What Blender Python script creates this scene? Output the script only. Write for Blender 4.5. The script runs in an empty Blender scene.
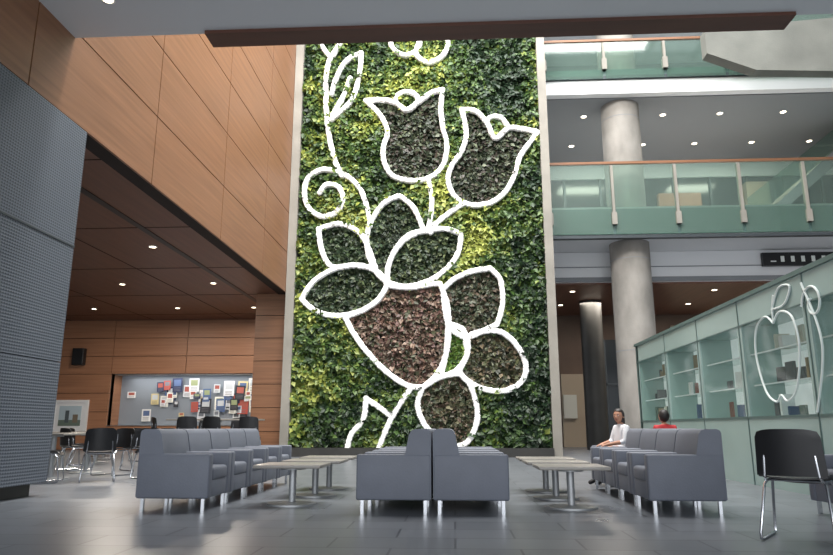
import bpy, math, random, bmesh
import numpy as np
from mathutils import Vector, Matrix, noise
random.seed(4); rng=np.random.default_rng(7)
scene=bpy.context.scene
scene.view_settings.view_transform='Standard'
col=scene.collection

# ---------------------------------------------------------------- materials
def lin(c):
    return tuple(((x/255.)/12.92 if x/255.<=.04045 else ((x/255.+.055)/1.055)**2.4) for x in c)+(1.,)
def mat(name,rgb,rough=.6,metal=0.,emit=None,estr=0.,spec=.5,noise_amt=0.,nscale=(3,3,3),bump=0.,bscale=40.,rgb2=None):
    m=bpy.data.materials.new(name); m.use_nodes=True
    nt=m.node_tree; b=nt.nodes['Principled BSDF']
    b.inputs['Base Color'].default_value=lin(rgb); b.inputs['Roughness'].default_value=rough
    b.inputs['Metallic'].default_value=metal; b.inputs['Specular IOR Level'].default_value=spec
    if emit: b.inputs['Emission Color'].default_value=lin(emit); b.inputs['Emission Strength'].default_value=estr
    tc=nt.nodes.new('ShaderNodeTexCoord')
    if noise_amt>0 or rgb2:
        mp=nt.nodes.new('ShaderNodeMapping'); mp.inputs['Scale'].default_value=nscale
        n=nt.nodes.new('ShaderNodeTexNoise'); n.inputs['Scale'].default_value=1.; n.inputs['Detail'].default_value=5.
        mx=nt.nodes.new('ShaderNodeMix'); mx.data_type='RGBA'
        r=lin(rgb); r2=lin(rgb2) if rgb2 else tuple(max(0,v*(1-noise_amt)) for v in r[:3])+(1,)
        mx.inputs[6].default_value=r; mx.inputs[7].default_value=r2
        nt.links.new(tc.outputs['Object'],mp.inputs[0]); nt.links.new(mp.outputs[0],n.inputs['Vector'])
        rp=nt.nodes.new('ShaderNodeMapRange'); rp.inputs[1].default_value=.3; rp.inputs[2].default_value=.7
        nt.links.new(n.outputs['Fac'],rp.inputs[0]); nt.links.new(rp.outputs[0],mx.inputs[0])
        nt.links.new(mx.outputs[2],b.inputs['Base Color'])
    if bump>0:
        n2=nt.nodes.new('ShaderNodeTexNoise'); n2.inputs['Scale'].default_value=bscale
        bp=nt.nodes.new('ShaderNodeBump'); bp.inputs['Strength'].default_value=bump; bp.inputs['Distance'].default_value=.02
        nt.links.new(tc.outputs['Object'],n2.inputs['Vector']); nt.links.new(n2.outputs['Fac'],bp.inputs['Height'])
        nt.links.new(bp.outputs[0],b.inputs['Normal'])
    return m
M={}
M['wood']=mat('wood_veneer',(138,97,69),.42,rgb2=(116,79,54),nscale=(.6,.5,14))
M['woodb']=mat('wood_veneer_back',(164,118,88),.45,rgb2=(144,101,74),nscale=(.5,.6,12))
M['wooddark']=mat('wood_dark',(88,54,40),.5,rgb2=(72,44,33),nscale=(.5,6,6))
M['groove']=mat('groove',(34,22,17),.8)
M['soffit']=mat('soffit_wood',(118,78,60),.4,rgb2=(100,65,50),nscale=(8,.4,1))
M['white']=mat('white_paint',(226,228,230),.6)
M['ceil']=mat('ceiling_paint',(200,203,207),.6)
M['conc']=mat('concrete',(156,152,146),.75,rgb2=(120,117,112),nscale=(1.5,1.5,.8),bump=.3,bscale=25)
M['concl']=mat('stone_frame',(146,142,134),.75,rgb2=(124,121,114),nscale=(1,1,1),bump=.2,bscale=20)
M['concd']=mat('concrete_stair',(122,124,118),.75,rgb2=(104,106,101),nscale=(1,1,1),bump=.2,bscale=20)
M['steel']=mat('chrome',(200,203,208),.22,metal=1.)
M['alu']=mat('brushed_aluminium',(165,168,170),.45,metal=.6)
M['sofa']=mat('slate_vinyl',(104,109,120),.55,noise_amt=.1,nscale=(5,5,5),bump=.08,bscale=60)
M['black']=mat('black_plastic',(22,23,26),.4)
M['dark']=mat('dark_stone',(52,52,50),.5,noise_amt=.3,nscale=(2,2,2))
M['tabletop']=mat('table_laminate',(142,138,132),.3)
M['grey']=mat('grey_paint',(128,132,136),.6)
M['dglass']=mat('dark_glazing',(38,44,48),.12)
M['mull']=mat('window_mullion',(74,80,84),.4,metal=.5)
M['cork']=mat('board_grey',(138,146,156),.8)
M['lampglow']=mat('lamp_glow',(255,240,215),.5,emit=(255,236,205),estr=7.)
M['brownwall']=mat('brown_wall',(100,80,66),.6,noise_amt=.25,nscale=(1,1,1))
M['beige']=mat('beige_wall',(165,150,130),.6)
M['puff']=mat('white_plant_band',(248,248,246),.7,emit=(255,255,255),estr=.12)  # faint emission put into the band to keep the outline bright; no lamp
M['caseback']=mat('glowing_case_back',(228,232,230),.5,emit=(230,236,235),estr=.38)  # panel emits to stand in for light inside the case
M['tframe']=mat('frosted_mint_glass',(142,164,160),.22,rgb2=(158,180,176),nscale=(.5,.5,.5))
M['tframed']=mat('teal_frame',(86,108,105),.3)
M['decal']=mat('etched_white',(222,232,230),.6)
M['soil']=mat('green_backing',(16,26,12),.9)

def glass(name,tint,diff,fd,fg):
    m=bpy.data.materials.new(name); m.use_nodes=True; nt=m.node_tree; nt.nodes.clear()
    o=nt.nodes.new('ShaderNodeOutputMaterial'); t=nt.nodes.new('ShaderNodeBsdfTransparent'); t.inputs[0].default_value=lin(tint)
    d=nt.nodes.new('ShaderNodeBsdfDiffuse'); d.inputs[0].default_value=lin(diff)
    g=nt.nodes.new('ShaderNodeBsdfGlossy'); g.inputs['Roughness'].default_value=.05
    a=nt.nodes.new('ShaderNodeMixShader'); a.inputs[0].default_value=fd
    b=nt.nodes.new('ShaderNodeMixShader'); b.inputs[0].default_value=fg
    nt.links.new(t.outputs[0],a.inputs[1]); nt.links.new(d.outputs[0],a.inputs[2])
    nt.links.new(a.outputs[0],b.inputs[1]); nt.links.new(g.outputs[0],b.inputs[2]); nt.links.new(b.outputs[0],o.inputs[0])
    return m
M['glass']=glass('guard_glass',(222,234,228),(150,175,165),.10,.07)
M['cglass']=glass('case_glass',(246,250,249),(180,204,200),.04,.04)

m=mat('floor_tile',(88,92,99),.28); nt=m.node_tree; b=nt.nodes['Principled BSDF']
tc=nt.nodes.new('ShaderNodeTexCoord'); br=nt.nodes.new('ShaderNodeTexBrick')
br.inputs['Color1'].default_value=lin((114,118,124)); br.inputs['Color2'].default_value=lin((101,105,111)); br.inputs['Mortar'].default_value=lin((66,69,74))
br.inputs['Scale'].default_value=1.; br.inputs['Brick Width'].default_value=.9; br.inputs['Row Height'].default_value=.45; br.inputs['Mortar Size'].default_value=.009
nt.links.new(tc.outputs['Object'],br.inputs['Vector']); nt.links.new(br.outputs['Color'],b.inputs['Base Color'])
n=nt.nodes.new('ShaderNodeTexNoise'); n.inputs['Scale'].default_value=1.; rr=nt.nodes.new('ShaderNodeMapRange')
rr.inputs[3].default_value=.24; rr.inputs[4].default_value=.36
nt.links.new(tc.outputs['Object'],n.inputs['Vector']); nt.links.new(n.outputs['Fac'],rr.inputs[0]); nt.links.new(rr.outputs[0],b.inputs['Roughness'])
M['floor']=m
m=mat('perforated_metal',(92,104,120),.5,metal=.15); nt=m.node_tree; b=nt.nodes['Principled BSDF']
tc=nt.nodes.new('ShaderNodeTexCoord'); w=nt.nodes.new('ShaderNodeTexWave'); w.bands_direction='Z'; w.inputs['Scale'].default_value=8.5
w2=nt.nodes.new('ShaderNodeTexWave'); w2.bands_direction='Y'; w2.inputs['Scale'].default_value=7.
mm=nt.nodes.new('ShaderNodeMath'); mm.operation='MULTIPLY'
mr=nt.nodes.new('ShaderNodeMapRange'); mr.inputs[1].default_value=.2; mr.inputs[2].default_value=.6
bp=nt.nodes.new('ShaderNodeBump'); bp.inputs['Strength'].default_value=.3; bp.inputs['Distance'].default_value=.01
mx=nt.nodes.new('ShaderNodeMix'); mx.data_type='RGBA'; mx.inputs[6].default_value=lin((98,105,115)); mx.inputs[7].default_value=lin((58,64,72))
for ww in (w,w2): nt.links.new(tc.outputs['Object'],ww.inputs['Vector'])
nt.links.new(w.outputs['Fac'],mm.inputs[0]); nt.links.new(w2.outputs['Fac'],mm.inputs[1])
nt.links.new(mm.outputs[0],mr.inputs[0]); nt.links.new(mr.outputs[0],mx.inputs[0]); nt.links.new(mx.outputs[2],b.inputs['Base Color'])
nt.links.new(w.outputs['Fac'],bp.inputs['Height']); nt.links.new(bp.outputs[0],b.inputs['Normal'])
M['perf']=m
def attr_mat(name,rough):
    m=bpy.data.materials.new(name); m.use_nodes=True; nt=m.node_tree; b=nt.nodes['Principled BSDF']
    a=nt.nodes.new('ShaderNodeAttribute'); a.attribute_name='Col'; nt.links.new(a.outputs['Color'],b.inputs['Base Color'])
    b.inputs['Roughness'].default_value=rough; return m
M['leaf']=attr_mat('foliage',.5)
M['paper']=attr_mat('printed_paper',.7)

# ---------------------------------------------------------------- mesh builder
class MB:
    def __init__(s): s.v=[];s.f=[];s.mi=[];s.ms=[];s.cols=[]
    def m(s,k):
        if k not in s.ms: s.ms.append(k)
        return s.ms.index(k)
    def add(s,vs,fs,k,c=None):
        o=len(s.v); s.v+= [tuple(p) for p in vs]; i=s.m(k)
        for f in fs: s.f.append([o+j for j in f]); s.mi.append(i); s.cols.append(c or (1,1,1,1))
    def box(s,a,b,k,c=None,T=None):
        (x0,y0,z0),(x1,y1,z1)=a,b
        vs=[Vector(p) for p in [(x0,y0,z0),(x1,y0,z0),(x1,y1,z0),(x0,y1,z0),(x0,y0,z1),(x1,y0,z1),(x1,y1,z1),(x0,y1,z1)]]
        if T: vs=[T@p for p in vs]
        s.add(vs,[(0,3,2,1),(4,5,6,7),(0,1,5,4),(1,2,6,5),(2,3,7,6),(3,0,4,7)],k,c)
    def prism(s,poly,axis,a,b,k):
        n=len(poly)
        def P(p,t): return {'x':(t,p[0],p[1]),'y':(p[0],t,p[1]),'z':(p[0],p[1],t)}[axis]
        vs=[P(p,a) for p in poly]+[P(p,b) for p in poly]
        s.add(vs,[list(range(n))[::-1],list(range(n,2*n))]+[(i,(i+1)%n,n+(i+1)%n,n+i) for i in range(n)],k)
    def rbox(s,a,b,r,k,seg=3):
        bm=bmesh.new(); bmesh.ops.create_cube(bm,size=1)
        for v in bm.verts:
            v.co=Vector([(a[i]+b[i])/2+v.co[i]*(b[i]-a[i]) for i in range(3)])
        bmesh.ops.bevel(bm,geom=bm.edges[:],offset=r,segments=seg,profile=.5,affect='EDGES')
        bm.verts.index_update()
        s.add([v.co.copy() for v in bm.verts],[[v.index for v in f.verts] for f in bm.faces],k); bm.free()
    def cyl(s,c,r,z0,z1,k,n=24,r2=None):
        r2=r if r2 is None else r2
        vs=[(c[0]+r*math.cos(2*math.pi*i/n),c[1]+r*math.sin(2*math.pi*i/n),z0) for i in range(n)]
        vs+=[(c[0]+r2*math.cos(2*math.pi*i/n),c[1]+r2*math.sin(2*math.pi*i/n),z1) for i in range(n)]
        s.add(vs,[list(range(n))[::-1],list(range(n,2*n))]+[(i,(i+1)%n,n+(i+1)%n,n+i) for i in range(n)],k)
    def tube(s,pts,r,k,n=8):
        pts=[Vector(p) for p in pts]; vs=[]; N=len(pts); up=None
        for i,p in enumerate(pts):
            t=(pts[min(i+1,N-1)]-pts[max(i-1,0)]).normalized()
            if up is None: up=t.orthogonal().normalized()
            up=(up-t*up.dot(t)).normalized(); w=t.cross(up)
            for j in range(n):
                a=2*math.pi*j/n; vs.append(p+r*(math.cos(a)*up+math.sin(a)*w))
        fs=[(i*n+j,i*n+(j+1)%n,(i+1)*n+(j+1)%n,(i+1)*n+j) for i in range(N-1) for j in range(n)]
        fs+=[list(range(n))[::-1],[(N-1)*n+j for j in range(n)]]
        s.add(vs,fs,k)
    def mesh(s,name,smooth=False):
        me=bpy.data.meshes.new(name); me.from_pydata(s.v,[],s.f)
        for k in s.ms: me.materials.append(M[k])
        me.polygons.foreach_set('material_index',s.mi)
        if 'paper' in s.ms:
            at=me.color_attributes.new('Col','FLOAT_COLOR','CORNER')
            for p,c in zip(me.polygons,s.cols):
                for l in p.loop_indices: at.data[l].color=c
        if smooth:
            me.polygons.foreach_set('use_smooth',[True]*len(me.polygons))
            try: me.set_sharp_from_angle(angle=math.radians(40))
            except Exception: pass
        me.update(); return me
    def obj(s,name,smooth=False,loc=(0,0,0),rot=0.,parent=None):
        return place(name,s.mesh(name,smooth),loc,rot,parent)
def place(name,me,loc=(0,0,0),rot=0.,parent=None,scale=None):
    o=bpy.data.objects.new(name,me); col.objects.link(o); o.location=loc; o.rotation_euler=(0,0,rot)
    if scale: o.scale=scale
    if parent: o.parent=parent
    return o

# ---------------------------------------------------------------- room shell
b=MB(); b.box((-24,-9,-.2),(17,32,0),'floor'); b.obj('floor')
b=MB(); b.box((-24,-9,5.98),(17,7.9,6.4),'ceil'); b.obj('ceiling')
b=MB(); b.box((-3.25,7.82,5.93),(4.4,8.15,6.5),'wooddark'); b.obj('trim_1')
b=MB(); b.box((-24,7.9,4.9),(-5.25,25.2,5.1),'soffit')
for y in np.arange(9.5,25,3.6): b.box((-24,y,4.893),(-5.25,y+.02,4.9),'groove')
for x in (-8.3,-11.6,-14.9): b.box((x,7.9,4.893),(x+.02,25.2,4.9),'groove')
b.box((-6.55,9,4.885),(-6.4,25.,4.895),'black')
b.obj('ceiling_cafe')
def panels(b,fix,axis,us,vs,th,k,g=.02):
    for i in range(len(us)-1):
        for j in range(len(vs)-1):
            u0,u1,v0,v1=us[i]+g/2,us[i+1]-g/2,vs[j]+g/2,vs[j+1]-g/2
            if axis=='x': b.box((fix-th,u0,v0),(fix,u1,v1),k)
            else: b.box((u0,fix,v0),(u1,fix+th,v1),k)
b=MB(); b.box((-5.4,-9,4.86),(-5.1,20.2,21),'groove')
panels(b,-5.07,'x',[-9,-6.3,-3,.4,3.7,7.1,10.47,13.9,17.2,20.0],[4.84,6.08,7.35,8.6,9.85,11.1,12.35,13.6,15,17,19,21],.04,'wood',.022)
b.obj('wall_left')
b=MB(); b.box((-24,25.28,0),(-13.1,25.5,5),'groove'); b.box((-7.3,25.28,0),(-5,25.5,5),'groove'); b.box((-13.1,25.28,2.82),(-7.3,25.5,5),'groove'); b.box((-13.1,25.28,0),(-7.3,25.5,.9),'groove')
xs=[-24,-20,-16.5,-13.1,-10.2,-7.3,-5.0]
panels(b,25.2,'y',xs,[2.82,3.5,4.2,4.9],.08,'woodb')
panels(b,25.2,'y',[-24,-20,-16.5,-13.1],[0,.7,1.4,2.1,2.82],.08,'woodb')
panels(b,25.2,'y',[-7.3,-5.0],[0,.7,1.4,2.1,2.82],.08,'woodb')
panels(b,25.2,'y',[-13.1,-10.2,-7.3],[0,.9],.08,'woodb')
b.box((-13.1,26.1,.9),(-7.3,26.2,2.82),'cork'); b.box((-13.1,25.2,.86),(-7.3,26.2,.9),'alu')
b.box((-13.15,25.3,.9),(-13.1,26.2,2.82),'woodb'); b.box((-7.3,25.3,.9),(-7.25,26.2,2.82),'woodb'); b.box((-13.1,25.3,2.82),(-7.3,26.2,2.86),'white')
b.obj('wall_back_left')
b=MB(); b.box((-6.1,20.25,0),(-5.12,25.2,4.9),'groove'); panels(b,20.2,'y',[-6.1,-5.12],[0,.7,1.4,2.1,2.8,3.5,4.2,4.9],.06,'wood')
b.obj('wall_stub_left')
b=MB(); b.box((-24.2,-9,0),(-24,32,6),'beige'); b.obj('wall_cafe_side')
b=MB(); b.box((16.8,-9,0),(17,32,21),'grey'); b.obj('wall_right')
b=MB(); b.box((-5.1,7.6,6.4),(17,7.88,21),'ceil'); b.obj('wall_atrium_front')
b=MB(); b.box((3.05,27,7.75),(17,27.2,11.8),'dglass'); b.box((3.05,26.9,11.0),(17,27,11.8),'white')
for x in np.arange(3.2,17,1.5): b.box((x,26.93,7.75),(x+.1,27,11.0),'mull')
b.box((3.05,26.93,9.5),(17,27,9.6),'mull'); b.box((8.5,26.6,7.75),(10.2,26.9,10.2),'woodb'); b.box((12.,26.5,7.75),(12.9,26.9,10.6),'beige')
b.box((3.05,27,12.35),(17,27.2,21),'grey')
for x in np.arange(3.2,17,2.1): b.box((x,26.9,12.35),(x+1.2,27,15.9),'dglass')
b.obj('wall_back_upper')
b=MB(); b.box((-6,30,0),(17,30.2,7),'brownwall')
b.box((4.7,29.85,0),(6.3,30,3.1),'beige'); b.box((6.6,29.9,0),(9.4,30,4.6),'dglass')
for x in (6.6,7.5,8.4,9.3): b.box((x,29.84,0),(x+.09,29.95,4.6),'mull')
b.box((6.6,29.84,2.6),(9.4,29.95,2.7),'mull')
b.box((9.6,29.8,0),(16.9,30,5.2),'beige'); b.obj('wall_back_ground')
b=MB(); b.box((-5.1,20.35,0),(3.1,20.8,21),'dark'); b.obj('wall_living_support')
b=MB()
for x in np.arange(-5,17,2.6): b.box((x,7.9,20.4),(x+.12,27,20.7),'mull')
for y in np.arange(8.2,27,2.6): b.box((-5.1,y,20.45),(17,y+.1,20.65),'mull')
b.obj('window_skylight_frame')
b=MB(); b.box((3.1,21,6.81),(16.8,27,7.75),'white'); b.box((3.1,20.97,7.68),(16.8,21.02,7.78),'alu'); b.box((3.1,20.9,6.72),(16.8,21.1,6.81),'mull'); b.obj('floor_level_two')
b=MB(); b.box((3.1,23,5.75),(16.8,30,6.8),'white')
b.box((3.1,22.98,6.25),(16.8,23.0,6.28),'grey'); b.box((3.1,22.96,5.75),(16.8,23.0,5.9),'grey')
b.obj('ceiling_ground_back')
b=MB(); b.box((3.1,23.2,5.70),(16.8,29.9,5.749),'soffit'); b.obj('ceiling_ground_wood')
b=MB(); b.box((3.1,21,11.8),(16.8,27,12.35),'white'); b.box((3.1,21.3,11.76),(16.8,26.9,11.8),'grey'); b.box((3.1,20.92,12.3),(16.8,21.0,12.42),'mull'); b.obj('floor_level_three')
b=MB(); b.box((3.1,21,16.3),(16.8,27,16.9),'white'); b.obj('floor_level_four')
def railing(name,z0,z1,cap,post,fas):
    b=MB(); x=3.2
    while x<16.5:
        b.box((x+.04,20.86,z0),(x+1.96,20.885,z1-.06),'glass')
        b.box((x-.05,20.80,z0+.3),(x+.03,20.98,z1-.1),post); b.box((x-.09,20.78,z0+.3),(x+.07,21,z0+.7),post)
        x+=2.02
    b.box((3.1,20.82,z1-.04),(16.7,20.92,z1+.04),cap)
    b.box((3.1,20.93,z0),(16.7,20.97,z0+fas),'tframed')
    b.obj(name)
railing('balcony_railing',6.85,9.25,'wood','concl',.85)
railing('balcony_railing',12.3,13.7,'wood','concl',.35)
# inner stair flight between the balconies
b=MB()
for i in range(14):
    x0=10.6+i*.34; z0=7.75+i*.285
    b.box((x0,23.6,z0),(x0+.36,25.0,z0+.1),'concl')
b.prism([(10.5,7.6),(10.9,7.6),(15.5,11.45),(15.5,11.76),(15.1,11.76)],'y',23.5,23.58,'grey')
b.prism([(10.6,7.95),(15.2,11.7),(14.3,11.7),(10.6,8.85)],'y',23.44,23.46,'glass')
b.obj('staircase')
b=MB(); b.prism([(7.8,11.9),(9.2,11.3),(13.5,11.1),(16.7,11.9),(16.7,13.9),(12.,13.0),(7.8,12.7)],'y',18.8,19.2,'concd')
b.prism([(7.9,12.7),(12.,13.0),(16.7,13.9),(16.7,14.9),(12.,14.0),(7.9,13.7)],'y',18.98,19.0,'glass')
b.box((15.6,19.2,11.8),(16.7,21,12.3),'concd')
b.obj('stair_parapet')
b=MB(); b.cyl((5.92,22.0),.64,0,21,'conc',40)
for z in (3.2,6.2,8.6,11.2): b.cyl((5.92,22.0),.645,z,z+.02,'grey',40)
b.obj('concrete_column',True)
b=MB(); b.cyl((5.45,26.5),.42,0,5.7,'dark',32); b.obj('concrete_column',True)
b=MB(); b.cyl((12.6,26.0),.4,0,5.7,'conc',32); b.obj('concrete_column',True)
b=MB(); b.box((-6.4,5.0,.16),(-5.15,8.37,4.86),'groove')
for z0,z1 in ((.16,1.64),(1.65,3.18),(3.2,4.84)):
    b.box((-6.45,4.9,z0),(-5.07,8.43,z1),'perf')
b.box((-5.09,4.9,3.178),(-5.06,8.43,3.202),'mull')
b.box((-6.35,5.0,0),(-5.2,8.3,.16),'dark'); b.obj('perforated_metal_column')

# ---------------------------------------------------------------- living wall
WY=20.
def rect(p):   # mural sketch grid -> wall plane (plane homography)
    a=(p[0]-416.5)/670.; c=(277.5-p[1])/670.
    k=.9743+.0546*a-.2182*c
    return (WY*(.9985*a+.0119*c-.0533)/k,.82+WY*(.9758*c+.2185)/k)
def smooth(pts,closed,step=.05):
    P=[np.array(p,float) for p in pts]; n=len(P); out=[]
    for i in range(n if closed else n-1):
        if closed: p0,p1,p2,p3=P[(i-1)%n],P[i],P[(i+1)%n],P[(i+2)%n]
        else: p0,p1,p2,p3=P[max(i-1,0)],P[i],P[i+1],P[min(i+2,n-1)]
        k=max(2,int(np.linalg.norm(p2-p1)/step))
        for j in range(k):
            t=j/k; out.append(.5*((2*p1)+(-p0+p2)*t+(2*p0-5*p1+4*p2-p3)*t*t+(-p0+3*p1-3*p2+p3)*t**3))
    if not closed: out.append(P[-1])
    return np.array(out)
def corner(*segs):
    return np.vstack([smooth([rect(p) for p in s],False) for s in segs])
O={}
O['tulip_a']=corner([(367,104),(382,103),(396,106),(407,113),(419,105),(432,96),(443,93)],[(443,93),(441,112),(443,130),(447,150),(442,170),(428,181),(410,183),(393,178),(385,165),(384,150),(388,135),(382,120),(367,104)])
O['tulip_b']=corner([(462,113),(475,114),(486,125),(495,141),(508,131),(522,132),(537,135)],[(537,135),(528,147),(519,160),(515,175),(505,194),(490,205),(470,207),(455,199),(448,183),(452,168),(461,155),(466,138),(462,113)])
O['p1']=corner([(388,284),(376,272),(368,250),(370,228),(384,206),(400,198)],[(400,198),(414,210),(424,232)],[(424,232),(408,240),(396,252),(389,268),(388,284)])
O['p2']=corner([(388,284),(389,268),(396,252),(408,238),(424,233),(445,231),(461,236)],[(461,236),(458,255),(445,272),(425,284),(405,288),(388,284)])
O['p3']=corner([(320,231),(340,226),(358,233),(368,247),(376,270)],[(376,270),(355,267),(333,268),(323,252),(320,231)])
O['p4']=corner([(303,300),(315,283),(335,271),(360,267),(380,275),(388,287)],[(388,287),(378,302),(360,313),(335,317),(315,311),(303,300)])
O['heart']=corner([(388,287),(410,289),(430,286),(440,285)],[(440,285),(447,305),(449,330),(446,355),(437,375),(423,388)],[(423,388),(408,386),(388,373),(370,355),(355,335),(346,318)],[(346,318),(360,313),(378,302),(388,287)])
O['p6']=corner([(443,291),(455,280),(472,273),(490,270)],[(490,270),(500,282),(502,305),(497,325)],[(497,325),(485,331),(465,338),(448,324),(443,291)])
O['p7']=corner([(459,372),(467,355),(466,340),(480,333),(500,333),(515,345),(525,365),(521,382),(505,391),(485,390),(468,382),(459,372)])
O['p8']=corner([(448,325),(462,330),(468,345),(465,360),(455,372),(440,378)],[(440,378),(446,355),(448,325)])
O['p9']=corner([(423,388),(418,405),(425,425),(440,440),(457,447)],[(457,447),(469,440),(477,420),(475,400),(469,384),(459,374)],[(459,374),(440,378),(423,388)])
L=[]
for p in ([(318,42),(326,54),(332,60),(338,52),(345,42)],[(332,60),(328,75),(327,100),(329,130),(335,160),(343,178)],
 [(333,97),(338,80),(348,64),(362,57)],[(362,57),(360,80),(352,104),(333,122)],[(351,82),(345,98),(334,118)],
 [(371,228),(368,210),(360,190),(345,177),(325,172),(310,180),(306,195),(310,210),(322,218),(336,215),(344,203),(340,190),(328,187),(321,195)],
 [(396,106),(398,99),(407,95),(416,98),(419,105)],[(428,181),(432,200),(430,225),(427,233)],
 [(486,125),(491,120),(501,121),(508,131)],[(463,206),(448,216),(436,226),(431,234)],
 [(412,388),(400,405),(388,427),(378,453)],[(347,456),(352,435),(364,420),(367,399)],[(367,399),(378,406),(390,415)],
 [(392,36),(392,50),(402,58),(413,57),(420,48),(418,36)],[(420,44),(417,58),(428,66),(442,60),(448,47),(442,34)]):
    L.append(smooth([rect(p) for p in p],False))
def pip(x,z,poly):
    ins=np.zeros(len(x),bool); px,pz=poly[:,0],poly[:,1]; n=len(poly); j=n-1
    for i in range(n):
        if pz[i]!=pz[j]:
            cnd=((pz[i]>z)!=(pz[j]>z))&(x<(px[j]-px[i])*(z-pz[i])/(pz[j]-pz[i])+px[i]); ins^=cnd
        j=i
    return ins
N=76000
X0,X1,Z0,Z1=-4.78,2.78,.3,16.5
x=rng.uniform(X0,X1,N); z=rng.uniform(Z0,Z1,N)
nz=np.array([noise.noise(Vector((a*.8,3.3,c*.8)))+.9*noise.noise(Vector((a*2.0,7.1,c*2.0)))+.6*noise.noise(Vector((a*5.3,2.1,c*5.3))) for a,c in zip(x,z)])
nf=np.array([noise.noise(Vector((a*4,1.3,c*4))) for a,c in zip(x,z)])
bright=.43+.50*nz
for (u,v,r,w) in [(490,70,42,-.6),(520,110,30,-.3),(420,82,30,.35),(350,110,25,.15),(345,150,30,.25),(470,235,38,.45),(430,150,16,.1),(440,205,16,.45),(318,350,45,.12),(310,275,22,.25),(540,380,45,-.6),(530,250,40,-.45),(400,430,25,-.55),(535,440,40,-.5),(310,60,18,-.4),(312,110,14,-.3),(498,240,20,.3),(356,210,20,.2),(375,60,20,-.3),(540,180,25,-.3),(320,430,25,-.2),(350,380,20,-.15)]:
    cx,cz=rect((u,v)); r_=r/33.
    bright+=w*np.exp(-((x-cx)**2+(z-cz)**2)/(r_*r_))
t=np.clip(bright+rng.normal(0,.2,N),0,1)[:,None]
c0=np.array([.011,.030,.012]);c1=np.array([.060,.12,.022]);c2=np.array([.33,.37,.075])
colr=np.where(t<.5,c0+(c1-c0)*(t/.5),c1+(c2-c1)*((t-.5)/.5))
depth=.06+.24*np.clip(.5+nf*1.3,0,1)
tul=[(.034,.048,.026),(.075,.090,.052),(.018,.028,.015),(.055,.045,.036)]
pal={'tulip_a':tul,'tulip_b':tul,
 'p1':[(.025,.048,.024),(.065,.09,.042),(.014,.024,.012)],'p2':[(.028,.05,.022),(.085,.11,.048),(.015,.03,.012)],'p3':[(.028,.05,.024),(.06,.09,.04),(.015,.03,.012)],
 'p4':[(.028,.05,.025),(.075,.10,.045),(.015,.03,.012)],'heart':[(.16,.095,.07),(.10,.075,.05),(.22,.15,.11),(.06,.065,.035),(.12,.065,.055)],
 'p6':[(.045,.06,.032),(.12,.09,.065),(.025,.035,.018),(.075,.08,.045)],'p7':[(.13,.10,.06),(.085,.095,.045),(.04,.045,.025)],'p8':[(.14,.22,.04),(.06,.14,.02)],
 'p9':[(.11,.10,.055),(.065,.07,.038),(.03,.042,.018),(.12,.085,.06)]}
for k,pl in pal.items():
    ins=pip(x,z,O[k]); pl=np.array(pl); idx=rng.integers(0,len(pl),N)
    colr=np.where(ins[:,None],pl[idx]*rng.uniform(.6,1.5,(N,1)),colr); depth=np.where(ins,depth*.6+.02,depth)
ang=rng.uniform(0,2*math.pi,N); ln=rng.uniform(.08,.22,N); wd=ln*rng.uniform(.24,.40,N)
ln=np.where(depth<.18,ln*.85,ln)
dirv=np.stack([np.cos(ang),-rng.uniform(.1,.9,N),np.sin(ang)*.8-.35],1); dirv/=np.linalg.norm(dirv,axis=1)[:,None]
base=np.stack([x,WY+.02-depth*rng.uniform(.3,1,N),z],1)
nrm=np.stack([rng.normal(0,.45,N),-np.ones(N),rng.uniform(-.2,1.1,N)],1)
side=np.cross(dirv,nrm); side/=np.linalg.norm(side,axis=1)[:,None]
up=np.cross(side,dirv); mid=base+dirv*(ln*.45)[:,None]
V=np.empty((N,4,3)); V[:,0]=base; V[:,1]=mid+side*wd[:,None]+up*(wd*.3)[:,None]; V[:,2]=base+dirv*ln[:,None]-up*(ln*.1)[:,None]; V[:,3]=mid-side*wd[:,None]+up*(wd*.3)[:,None]
idx=np.arange(N)*4
T=np.stack([idx,idx+1,idx+2,idx,idx+2,idx+3],1).reshape(-1,3)
V=V.reshape(-1,3); V[:,0]=np.clip(V[:,0],-4.8,2.8)
me=bpy.data.meshes.new('foliage'); me.vertices.add(N*4); me.vertices.foreach_set('co',V.ravel())
me.loops.add(len(T)*3); me.loops.foreach_set('vertex_index',T.ravel()); me.polygons.add(len(T))
me.polygons.foreach_set('loop_start',np.arange(len(T))*3); me.polygons.foreach_set('loop_total',np.full(len(T),3))
me.update(); me.validate()
at=me.color_attributes.new('Col','FLOAT_COLOR','POINT')
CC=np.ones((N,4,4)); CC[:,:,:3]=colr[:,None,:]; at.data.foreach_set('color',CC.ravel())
me.materials.append(M['leaf'])
lw=bpy.data.objects.new('living_wall',None); col.objects.link(lw)
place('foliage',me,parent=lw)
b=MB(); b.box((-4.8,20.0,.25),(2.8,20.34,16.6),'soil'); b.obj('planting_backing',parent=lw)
b=MB(); b.box((-5.06,19.72,0),(-4.8,20.34,16.6),'concl'); b.box((2.8,19.72,0),(3.06,20.34,16.6),'concl')
b.box((-4.8,19.55,0),(2.8,20.34,.25),'dark'); b.obj('frame',parent=lw)
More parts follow.
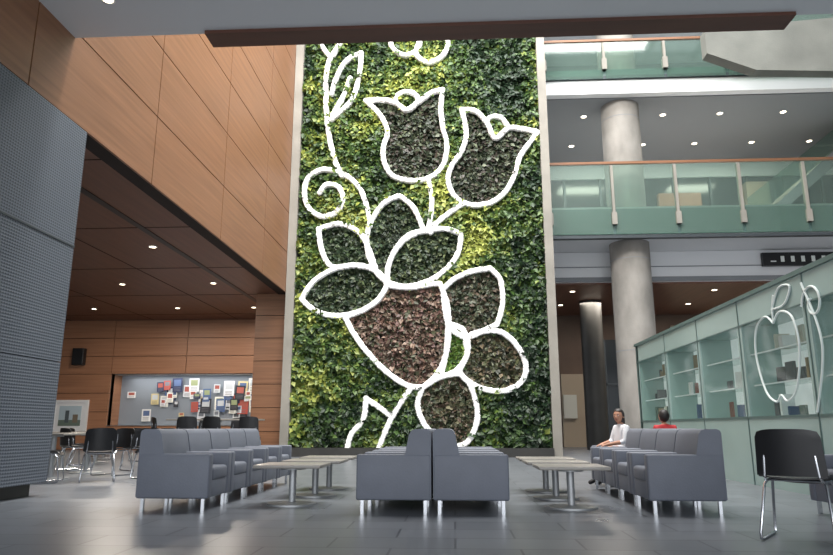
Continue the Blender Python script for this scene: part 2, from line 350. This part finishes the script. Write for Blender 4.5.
def band(lines):
    # flattish ruffled band: closely overlapping low discs with slightly scalloped rims
    vs=[];fs=[]; ring=9
    for ln_ in lines:
        seg=np.linalg.norm(np.diff(ln_,axis=0),axis=1); s=np.concatenate([[0],np.cumsum(seg)]); L_=s[-1]
        cnt=max(2,int(round(L_/.062)))
        for q0 in range(cnt+1):
            d=L_*q0/cnt
            px=np.interp(d,s,ln_[:,0])+random.uniform(-.006,.006); pz=np.interp(d,s,ln_[:,1])+random.uniform(-.006,.006)
            if pz>16.4: continue
            r=random.uniform(.080,.094); y=WY-.25+random.uniform(-.008,.008); o=len(vs); a0=random.random()
            vs.append((px,y-.04,pz))
            for (rr_,dy) in ((.75,-.032),(1.,0.02),(.9,.12)):
                for j in range(ring):
                    an=a0+2*math.pi*j/ring; vs.append((px+rr_*r*math.cos(an),y+dy,pz+rr_*r*math.sin(an)))
            for j in range(ring):
                j2=(j+1)%ring; fs.append((o,o+1+j2,o+1+j))
                for q in range(2): fs.append((o+1+q*ring+j,o+1+q*ring+j2,o+1+(q+1)*ring+j2,o+1+(q+1)*ring+j))
    me=bpy.data.meshes.new('white_outline'); me.from_pydata(vs,[],fs); me.materials.append(M['puff']); me.update(); return me
place('white_flower_outline',band(L+list(O.values())),parent=lw)

# ---------------------------------------------------------------- display case (right)
b=MB(); XC=4.4
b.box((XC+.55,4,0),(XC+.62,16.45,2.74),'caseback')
b.box((XC,4,2.34),(XC+.6,16.45,2.74),'tframe'); b.box((XC,4,0),(XC+.6,16.45,.97),'tframe')
b.box((XC-.03,4,2.72),(XC+.64,16.48,2.78),'tframed'); b.box((XC-.012,4,.95),(XC,16.45,.98),'tframed'); b.box((XC-.012,4,2.33),(XC,16.45,2.35),'tframed')
edges=[4.0,6.3,8.5,10.5,12.3,14.2,16.35]
for e in edges: b.box((XC,e-.08,.97),(XC+.58,e+.08,2.34),'tframe'); b.box((XC-.012,e-.01,0),(XC,e+.01,2.74),'tframed')
b.box((XC,16.25,0),(XC+.6,16.45,2.74),'tframe')
for z in (1.42,1.88): b.box((XC+.1,4,z),(XC+.54,16.3,z+.02),'cglass'); b.box((XC+.1,4,z),(XC+.12,16.3,z+.02),'white')
for i in range(len(edges)-1): b.box((XC+.015,edges[i]+.1,.97),(XC+.025,edges[i+1]-.1,2.34),'cglass')
case=b.obj('glass_display_case')
b=MB()
for i in range(len(edges)-1):
    for z in (.975,1.445,1.905):
        y=edges[i]+.25
        while y<edges[i+1]-.4:
            w=random.uniform(.04,.26); h=random.uniform(.12,.30)
            if random.random()<.75:
                c=random.choice([(60,80,120),(130,70,60),(220,215,200),(70,90,80),(150,130,100),(40,40,50),(235,235,235),(90,90,95)])
                T=Matrix.Translation((XC+.33,y+w/2,z+.012))@Matrix.Rotation(random.uniform(-.25,.25),4,'Z')
                b.box((-.02 if w>.12 else -.1,-w/2,0),(.02 if w>.12 else .1,w/2,h),'paper',lin(c),T)
            y+=w+random.uniform(.03,.25)
b.obj('displayed_books',parent=case)
b=MB()
def decal(pts,r=.015):
    s=smooth(pts,False,.04); b.tube([(XC-.016,p[0],p[1]) for p in s],r,'decal',6)
def ringd(cy,cz,r,a0,a1,k=1.):
    decal([(cy+r*(1+(k-1)*i/20)*math.cos(a0+(a1-a0)*i/20),cz+r*(1+(k-1)*i/20)*math.sin(a0+(a1-a0)*i/20)) for i in range(21)])
for cy,cz,s in ((9.35,1.75,.62),(7.3,1.45,.6),(5.2,1.6,.6)):
    decal([(cy,cz+.75*s),(cy+.35*s,cz+.95*s),(cy+.85*s,cz+.75*s),(cy+1.*s,cz+.1*s),(cy+.7*s,cz-.7*s),(cy+.25*s,cz-.95*s),(cy,cz-.82*s),(cy-.25*s,cz-.95*s),(cy-.7*s,cz-.7*s),(cy-1.*s,cz+.1*s),(cy-.85*s,cz+.75*s),(cy-.35*s,cz+.95*s),(cy,cz+.75*s)])
    decal([(cy,cz+.75*s),(cy-.03,cz+1.1*s),(cy-.15*s,cz+1.35*s)]); decal([(cy,cz+1.05*s),(cy-.4*s,cz+1.45*s),(cy-.9*s,cz+1.4*s),(cy-.6*s,cz+1.08*s),(cy,cz+1.05*s)])
ringd(8.3,2.3,.25,0,7.5,.25); decal([(8.5,1.0),(8.2,1.8),(8.5,2.6)])
b.obj('etched_floral_decal',parent=case)

# ---------------------------------------------------------------- furniture
def armchair_mesh():
    b=MB(); W=.345
    b.rbox((-W,-.37,.125),(-W+.11,.37,.56),.02,'sofa'); b.rbox((W-.11,-.37,.125),(W,.37,.56),.02,'sofa')
    b.rbox((-W+.11,-.35,.13),(W-.11,.36,.30),.015,'sofa'); b.rbox((-W+.115,-.14,.29),(W-.115,.37,.43),.035,'sofa')
    prof=[(-.37,.14),(-.13,.14),(-.11,.55),(-.15,.75),(-.175,.79),(-.215,.805),(-.33,.805),(-.36,.79),(-.37,.765)]
    b.prism(prof,'x',-W+.005,W-.005,'sofa')
    for sx in (-1,1):
        for y in (-.31,.31): b.box((sx*(W-.05)-.016,y-.016,0),(sx*(W-.05)+.016,y+.016,.13),'steel')
    return b.mesh('armchair',True)
AC=armchair_mesh(); H=math.pi/2
for i in range(5): place('armchair',AC,(-2.83,7.21+.705*i,0),-H)
for i in range(4): place('armchair',AC,(-.60,7.17+.705*i,0),H)
for i in range(4): place('armchair',AC,(.16,7.17+.705*i,0),-H)
for i in range(4): place('armchair',AC,(2.25,7.25+.705*i,0),H)
place('armchair',AC,(2.50,10.25,0),H+.3)
place('armchair',AC,(3.25,10.75,0),0)
place('armchair',AC,(3.85,6.75,0),H)
def table_mesh(h,w,d,r):
    b=MB(); b.rbox((-w/2,-d/2,h-.035),(w/2,d/2,h),.008,'tabletop',2)
    b.cyl((0,0),.04,.02,h-.035,'alu',20); b.cyl((0,0),r,0,.018,'alu',36); b.cyl((0,0),r*.9,.018,.03,'alu',36,.05); b.cyl((0,0),.14,h-.06,h-.035,'alu',20)
    return b.mesh('coffee_table',True)
TM=table_mesh(.43,.72,.66,.27)
for p in ((-1.78,7.6),(-1.72,8.55),(-1.72,9.5),(1.22,7.45),(1.2,8.4),(1.2,9.3)): place('coffee_table',TM,(p[0],p[1],0))
def shell(b,g,n,rows,off):
    g2=[tuple(p[i]+off[i] for i in range(3)) for p in g]; k=len(g); w=n+1
    fs=[(j*w+i,j*w+i+1,(j+1)*w+i+1,(j+1)*w+i) for j in range(rows) for i in range(n)]
    e=[(i,i+1,k+i+1,k+i) for i in range(n)]+[(rows*w+i,k+rows*w+i,k+rows*w+i+1,rows*w+i+1) for i in range(n)]
    e+=[(j*w,k+j*w,k+(j+1)*w,(j+1)*w) for j in range(rows)]+[(j*w+n,(j+1)*w+n,k+(j+1)*w+n,k+j*w+n) for j in range(rows)]
    b.add(g+g2,fs+[tuple(k+q for q in f[::-1]) for f in fs]+e,'black')
def cafe_chair_mesh():
    b=MB(); n=10; g=[]
    for j in range(10):
        y=-.2+.42*j/9
        for i in range(n+1):
            q=(-1+2*i/n); g.append((q*.225*(1-.08*j/9),y,.455+.018*q*q-.05*max(0,(j/9-.8)/.2)**2))
    shell(b,g,n,9,(0,0,-.012)); g=[]
    for j in range(10):
        tt=j/9; zz=.47+.34*tt; w=.235*(1-.08*tt)
        if j==9: w*=.93
        for i in range(n+1):
            s_=-1+2*i/n; g.append((w*s_,-.2-.07*tt+.05*s_*s_-.03*(1-tt),zz-(.02*s_**4 if j>=8 else 0)))
    shell(b,g,n,9,(0,-.014,0))
    for s in (-1,1):
        b.tube([(s*.16,-.215,.70),(s*.17,-.225,.6),(s*.18,-.21,.47),(s*.19,-.14,.43),(s*.195,0,.428),(s*.2,.14,.425),(s*.215,.19,.38),(s*.24,.235,.06),(s*.24,.225,.018),(s*.24,.18,.011),(s*.24,-.18,.011),(s*.24,-.24,.018),(s*.24,-.25,.06),(s*.205,-.13,.40),(s*.19,-.1,.428)],.011,'steel')
    b.tube([(-.195,.02,.425),(.195,.02,.425)],.01,'steel')
    return b.mesh('cafe_chair',True)
CM=cafe_chair_mesh()
place('cafe_chair',CM,(2.60,5.45,0),-.62)
CT=table_mesh(.73,.7,.7,.28); CT.name='cafe_table'
for x_,y_,r in [(-6.25,10.3,-1.2),(-5.55,10.55,.5),(-5.0,11.3,1.2),(-6.0,11.9,2.8),(-7.3,11.6,-1.7),(-5.35,12.4,-.3),(-6.2,13.3,.9),(-7.5,13.3,-.6),(-6.3,14.3,2.3),(-7.1,15.0,.5),(-8.3,15.0,-.9),(-7.8,17.,1.2),(-9.2,17.5,.6),(-8.4,18.9,2.),(-9.4,14.2,.4),(-10.2,19.5,1.)]:
    place('cafe_chair',CM,(x_,y_,0),r)
for x_,y_ in [(-6.6,11.05),(-6.8,12.5),(-8.2,14.1),(-8.6,16.2),(-9.6,18.5)]: place('cafe_table',CT,(x_,y_,0))
for x_,y_,r in [(-6.15,15.6,.2),(-5.45,15.5,-.2),(-5.5,17.0,3.0),(-6.4,17.1,2.9),(-4.75,15.8,.1),(-7.1,16.4,-1.4)]:
    place('bar_chair',CM,(x_,y_,0),r,scale=(1,1,1.32))
BT=table_mesh(1.02,2.2,.7,.3); BT.name='bar_table'
place('bar_table',BT,(-5.75,16.3,0))

# ---------------------------------------------------------------- wall items
b=MB(); y=26.08
for n_ in range(64):
    cx_=random.choice([-11.9,-11.0,-10.1,-9.9,-9.2,-8.3,-8.1]); xx=min(max(cx_+random.gauss(0,.38),-12.8),-7.8); zz=min(max(random.gauss(1.75,.33),1.05),2.3)
    w=random.uniform(.16,.42); h=w*random.choice([1.35,1.4,1.3,.72])
    if zz+h>2.72: zz=2.7-h
    c=random.choice([(238,238,236),(240,240,232),(228,230,236),(236,236,236),(210,215,220),(185,85,75),(80,105,150),(215,200,150),(50,58,90),(52,54,62)])
    yy=y-.002*n_
    T=Matrix.Translation((xx,yy,zz))@Matrix.Rotation(random.uniform(-.06,.06),4,'Y')
    b.box((0,-.001,0),(w,0,h),'paper',lin(c),T)
    c2=random.choice([(120,125,135),(90,110,150),(170,90,80),(70,75,80),(150,160,120),(200,205,210)])
    b.box((w*.15,-.0018,h*.45),(w*.85,-.001,h*.88),'paper',lin(c2),T)
    for q in range(3): b.box((w*.15,-.0018,h*(.1+.1*q)),(w*.8,-.001,h*(.13+.1*q)),'paper',lin((110,110,115)),T)
b.obj('bulletin_board_posters')
b=MB()
for a,c in (((-15.2,.65),(-13.84,.75)),((-15.2,1.74),(-13.84,1.84)),((-15.2,.75),(-15.1,1.74)),((-13.94,.75),(-13.84,1.74))): b.box((a[0],25.12,a[1]),(c[0],25.2,c[1]),'white')
b.box((-15.1,25.15,.75),(-13.94,25.2,1.74),'white'); b.box((-14.95,25.14,.88),(-14.09,25.15,1.62),'paper',lin((178,196,206)))
b.box((-14.95,25.135,.88),(-14.09,25.14,1.1),'paper',lin((105,120,110))); b.box((-14.7,25.13,1.0),(-14.55,25.135,1.45),'paper',lin((80,90,95))); b.box((-14.4,25.13,1.0),(-14.2,25.135,1.3),'paper',lin((120,110,95)))
b.obj('framed_picture')
b=MB(); b.rbox((-14.6,24.95,3.15),(-14.15,25.2,3.8),.03,'black'); b.obj('wall_speaker')
b=MB(); b.box((10.6,22.80,6.2),(13.6,22.94,6.66),'black')
for i in range(8):
    xx=10.85+i*.34; h=6.37 if i==0 else 6.53
    b.box((xx,22.79,6.33),(xx+(.18 if i==0 else .12),22.80,h),'paper',lin((230,235,230)))
b.obj('wayfinding_sign')
b=MB(); b.box((4.75,29.7,1.2),(5.3,29.84,2.2),'paper',lin((200,200,190))); b.obj('notice_board')
b=MB()
def disc(b,x,y,z,r=.09): b.cyl((x,y),r+.03,z-.012,z+.002,'white',20); b.cyl((x,y),r,z-.016,z-.012,'lampglow',20)
for x_,y_ in [(-4.2,7.1),(1.8,7.3),(-1.2,5.5),(3.4,4.2),(-3.5,3),(1.,2)]: disc(b,x_,y_,5.98,.06)
b.obj('recessed_downlights')
b=MB()
for x_ in (-6.9,-9.6,-12.6):
    for y_ in (10.6,14.6,18.6,22.6): disc(b,x_,y_,4.9,.07)
b.obj('recessed_downlights')
b=MB()
for x_ in (4.8,7.6,9.6,11.8,14):
    for y_ in (22.6,25.2): disc(b,x_,y_,11.76,.09)
b.obj('recessed_downlights')
b=MB()
for x_ in (4.4,7.0,9.5,12,14.5):
    for y_ in (24.4,27.2): disc(b,x_,y_,5.70,.09)
b.obj('recessed_downlights')

# ---------------------------------------------------------------- people
SK=mat('skin',(176,128,104),.55); M['skin']=SK
def person(name,loc,rot,shirt,hair_rgb,long_hair,head_turn):
    root=bpy.data.objects.new(name,None); col.objects.link(root); root.location=loc; root.rotation_euler=(0,0,rot); root.scale=(.94,.94,.94)
    P={'pel':((0,0,.55),.125),'sp':((0,-.01,.66),.115),'ch':((0,-.015,.79),.13),'nb':((0,-.005,.905),.06),'nk':((0,.01,.96),.045)}
    E=[('pel','sp'),('sp','ch'),('ch','nb'),('nb','nk')]
    for s,t in ((-1,'l'),(1,'r')):
        P.update({'sh'+t:((s*.15,-.01,.865),.06),'el'+t:((s*.19,.06,.66),.042),'wr'+t:((s*.10,.25,.625),.027),'pm'+t:((s*.075,.31,.61),.03),
                  'hp'+t:((s*.085,.05,.53),.085),'kn'+t:((s*.10,.38,.515),.062),'an'+t:((s*.10,.43,.09),.04),'to'+t:((s*.105,.55,.04),.034)})
        E+=[('ch','sh'+t),('sh'+t,'el'+t),('el'+t,'wr'+t),('wr'+t,'pm'+t),('pel','hp'+t),('hp'+t,'kn'+t),('kn'+t,'an'+t),('an'+t,'to'+t)]
        for q in range(4):
            bx=s*(.075-.018+.012*q); ln=(.05,.06,.058,.045)[q]
            P['f%d%s'%(q,t)]=((bx,.335,.61),.0085); P['g%d%s'%(q,t)]=((bx,.335+ln*.6,.602),.008); P['h%d%s'%(q,t)]=((bx,.335+ln,.582),.007)
            E+=[('pm'+t,'f%d%s'%(q,t)),('f%d%s'%(q,t),'g%d%s'%(q,t)),('g%d%s'%(q,t),'h%d%s'%(q,t))]
        P['t0'+t]=((s*.04,.30,.61),.010); P['t1'+t]=((s*.028,.335,.602),.008); E+=[('pm'+t,'t0'+t),('t0'+t,'t1'+t)]
    keys=list(P); me=bpy.data.meshes.new(name+'_bones'); me.from_pydata([P[k][0] for k in keys],[(keys.index(a),keys.index(b_)) for a,b_ in E],[])
    ob=bpy.data.objects.new('tmp',me); col.objects.link(ob)
    ob.modifiers.new('s','SKIN'); sd=ob.modifiers.new('ss','SUBSURF'); sd.levels=2; sd.render_levels=2
    for i,k in enumerate(keys):
        v=me.skin_vertices[0].data[i]; v.radius=(P[k][1],P[k][1]); v.use_root=(k=='pel')
    dg=bpy.context.evaluated_depsgraph_get(); m2=bpy.data.meshes.new_from_object(ob.evaluated_get(dg)); bpy.data.objects.remove(ob)
    m2.name=name+'_body'; m2.materials.clear()
    pants=mat('trousers',(38,42,56),.8); shoe=mat('shoes',(30,28,28),.6)
    for mm_ in (shirt,SK,pants,shoe): m2.materials.append(mm_)
    for p in m2.polygons:
        c=p.center; p.use_smooth=True
        if c.z<.12: i=3
        elif c.z>.925: i=1
        elif c.y>.13 and c.z>.585 and c.y<.45: i=1
        elif c.z<.585: i=2
        else: i=0
        p.material_index=i
    place('body',m2,parent=root)
    hd=bpy.data.objects.new('head',None); col.objects.link(hd); hd.parent=root; hd.location=(0,.025,1.045); hd.rotation_euler=(0,0,head_turn)
    def sph(nm,c,s,mt,sub=3,fn=None):
        bm=bmesh.new(); bmesh.ops.create_icosphere(bm,subdivisions=sub,radius=1)
        for v in bm.verts:
            p=Vector((v.co.x*s[0],v.co.y*s[1],v.co.z*s[2]))
            if fn: p=fn(p)
            v.co=p+Vector(c)
        m_=bpy.data.meshes.new(nm); bm.to_mesh(m_); bm.free(); m_.materials.append(mt)
        for p in m_.polygons: p.use_smooth=True
        return place(nm,m_,parent=hd)
    def face(p):
        if p.z<0: p.x*=1+p.z*2.8; p.y=p.y*(1+p.z*1.2)+(-p.z)*.12
        if p.y>0:
            p.y+=.022*math.exp(-(p.x/.011)**2-((p.z+.018)/.018)**2)
            p.y-=.007*math.exp(-((abs(p.x)-.028)/.012)**2-((p.z-.008)/.011)**2)
        return p
    sph('face',(0,0,0),(.073,.088,.105),SK,4,face)
    eye=mat('eye',(235,235,235),.3); iris=mat('iris',(40,28,22),.3); lip=mat('lips',(150,80,76),.5); hm=mat('hair',hair_rgb,.55)
    for s in (-1,1):
        sph('eye',(s*.028,.074,.008),(.011,.008,.007),eye,2); sph('iris',(s*.028,.081,.008),(.005,.003,.005),iris,2)
        sph('brow',(s*.028,.083,.028),(.017,.004,.004),hm,2); sph('ear',(s*.073,-.005,-.005),(.010,.018,.028),SK,2)
    sph('mouth',(0,.086,-.052),(.021,.006,.007),lip,2)
    def hair(p):
        if p.y>.02 and p.z<.05: p.y=.02+(p.y-.02)*.2
        return p
    sph('hair',(0,-.012,.018),(.085,.095,.104),hm,4,hair)
    if long_hair: sph('hair_back',(0,-.055,-.07),(.075,.045,.12),hm,3)
    return root
person('seated_woman',(2.44,10.22,0),H+.3,mat('white_blouse',(222,222,226),.8,bump=.2,bscale=30),(32,24,22),True,.6)
person('seated_man',(3.25,10.80,0),0,mat('red_shirt',(175,45,50),.8,bump=.2,bscale=30),(25,20,18),False,.35)

# ---------------------------------------------------------------- lights
def area(name,loc,target,sx,sy,e,c):
    l=bpy.data.lights.new(name,'AREA'); l.shape='RECTANGLE'; l.size=sx; l.size_y=sy; l.energy=e; l.color=c
    o=bpy.data.objects.new(name,l); col.objects.link(o); o.location=loc
    o.rotation_euler=(Vector(target)-Vector(loc)).to_track_quat('-Z','Y').to_euler(); return o
area('skylight_daylight',(3,14.5,19.8),(3,14.5,0),14,9,4800,(1,.99,.97))
area('living_wall_added_wash',(-1,9.5,15.5),(-1,20,6.0),8,2.5,2750,(1,.98,.93))  # added out-of-view wash light, evens out brightness down the living wall
area('entrance_window_daylight',(0,-7,3.0),(0,10,2.4),18,4.8,900,(.95,.97,1))
for i,(x_,y_) in enumerate([(-8,11.5),(-8,17),(-11,21.5),(-7.5,22.5)]): area('cafe_ceiling_lamp',(x_,y_,4.8),(x_,y_,0),.8,.8,160,(1,.9,.78))
area('niche_lamp',(-10.2,25.7,2.78),(-10.2,25.9,0),5,.3,38,(1,.97,.92))
for x_ in (6,11):
    area('balcony_ceiling_lamp',(x_,24,11.6),(x_,24,0),2,1,220,(1,.93,.82)); area('ground_ceiling_lamp',(x_,26,5.6),(x_,26,0),2,1,190,(1,.9,.78))
w=bpy.data.worlds.new('World'); scene.world=w; w.use_nodes=True
w.node_tree.nodes['Background'].inputs[0].default_value=(.88,.93,1,1); w.node_tree.nodes['Background'].inputs[1].default_value=1.1

# ---------------------------------------------------------------- camera
cd=bpy.data.cameras.new('camera'); cam=bpy.data.objects.new('camera',cd); col.objects.link(cam)
cd.sensor_width=36; cd.lens=670/833*36; cam.location=(0,0,.82)
psi=math.atan(.0546/.9985); th=math.atan(150/670)
Fw=Vector((-math.sin(psi)*math.cos(th),math.cos(psi)*math.cos(th),math.sin(th)))
cam.rotation_euler=Fw.to_track_quat('-Z','Y').to_euler()
scene.camera=cam
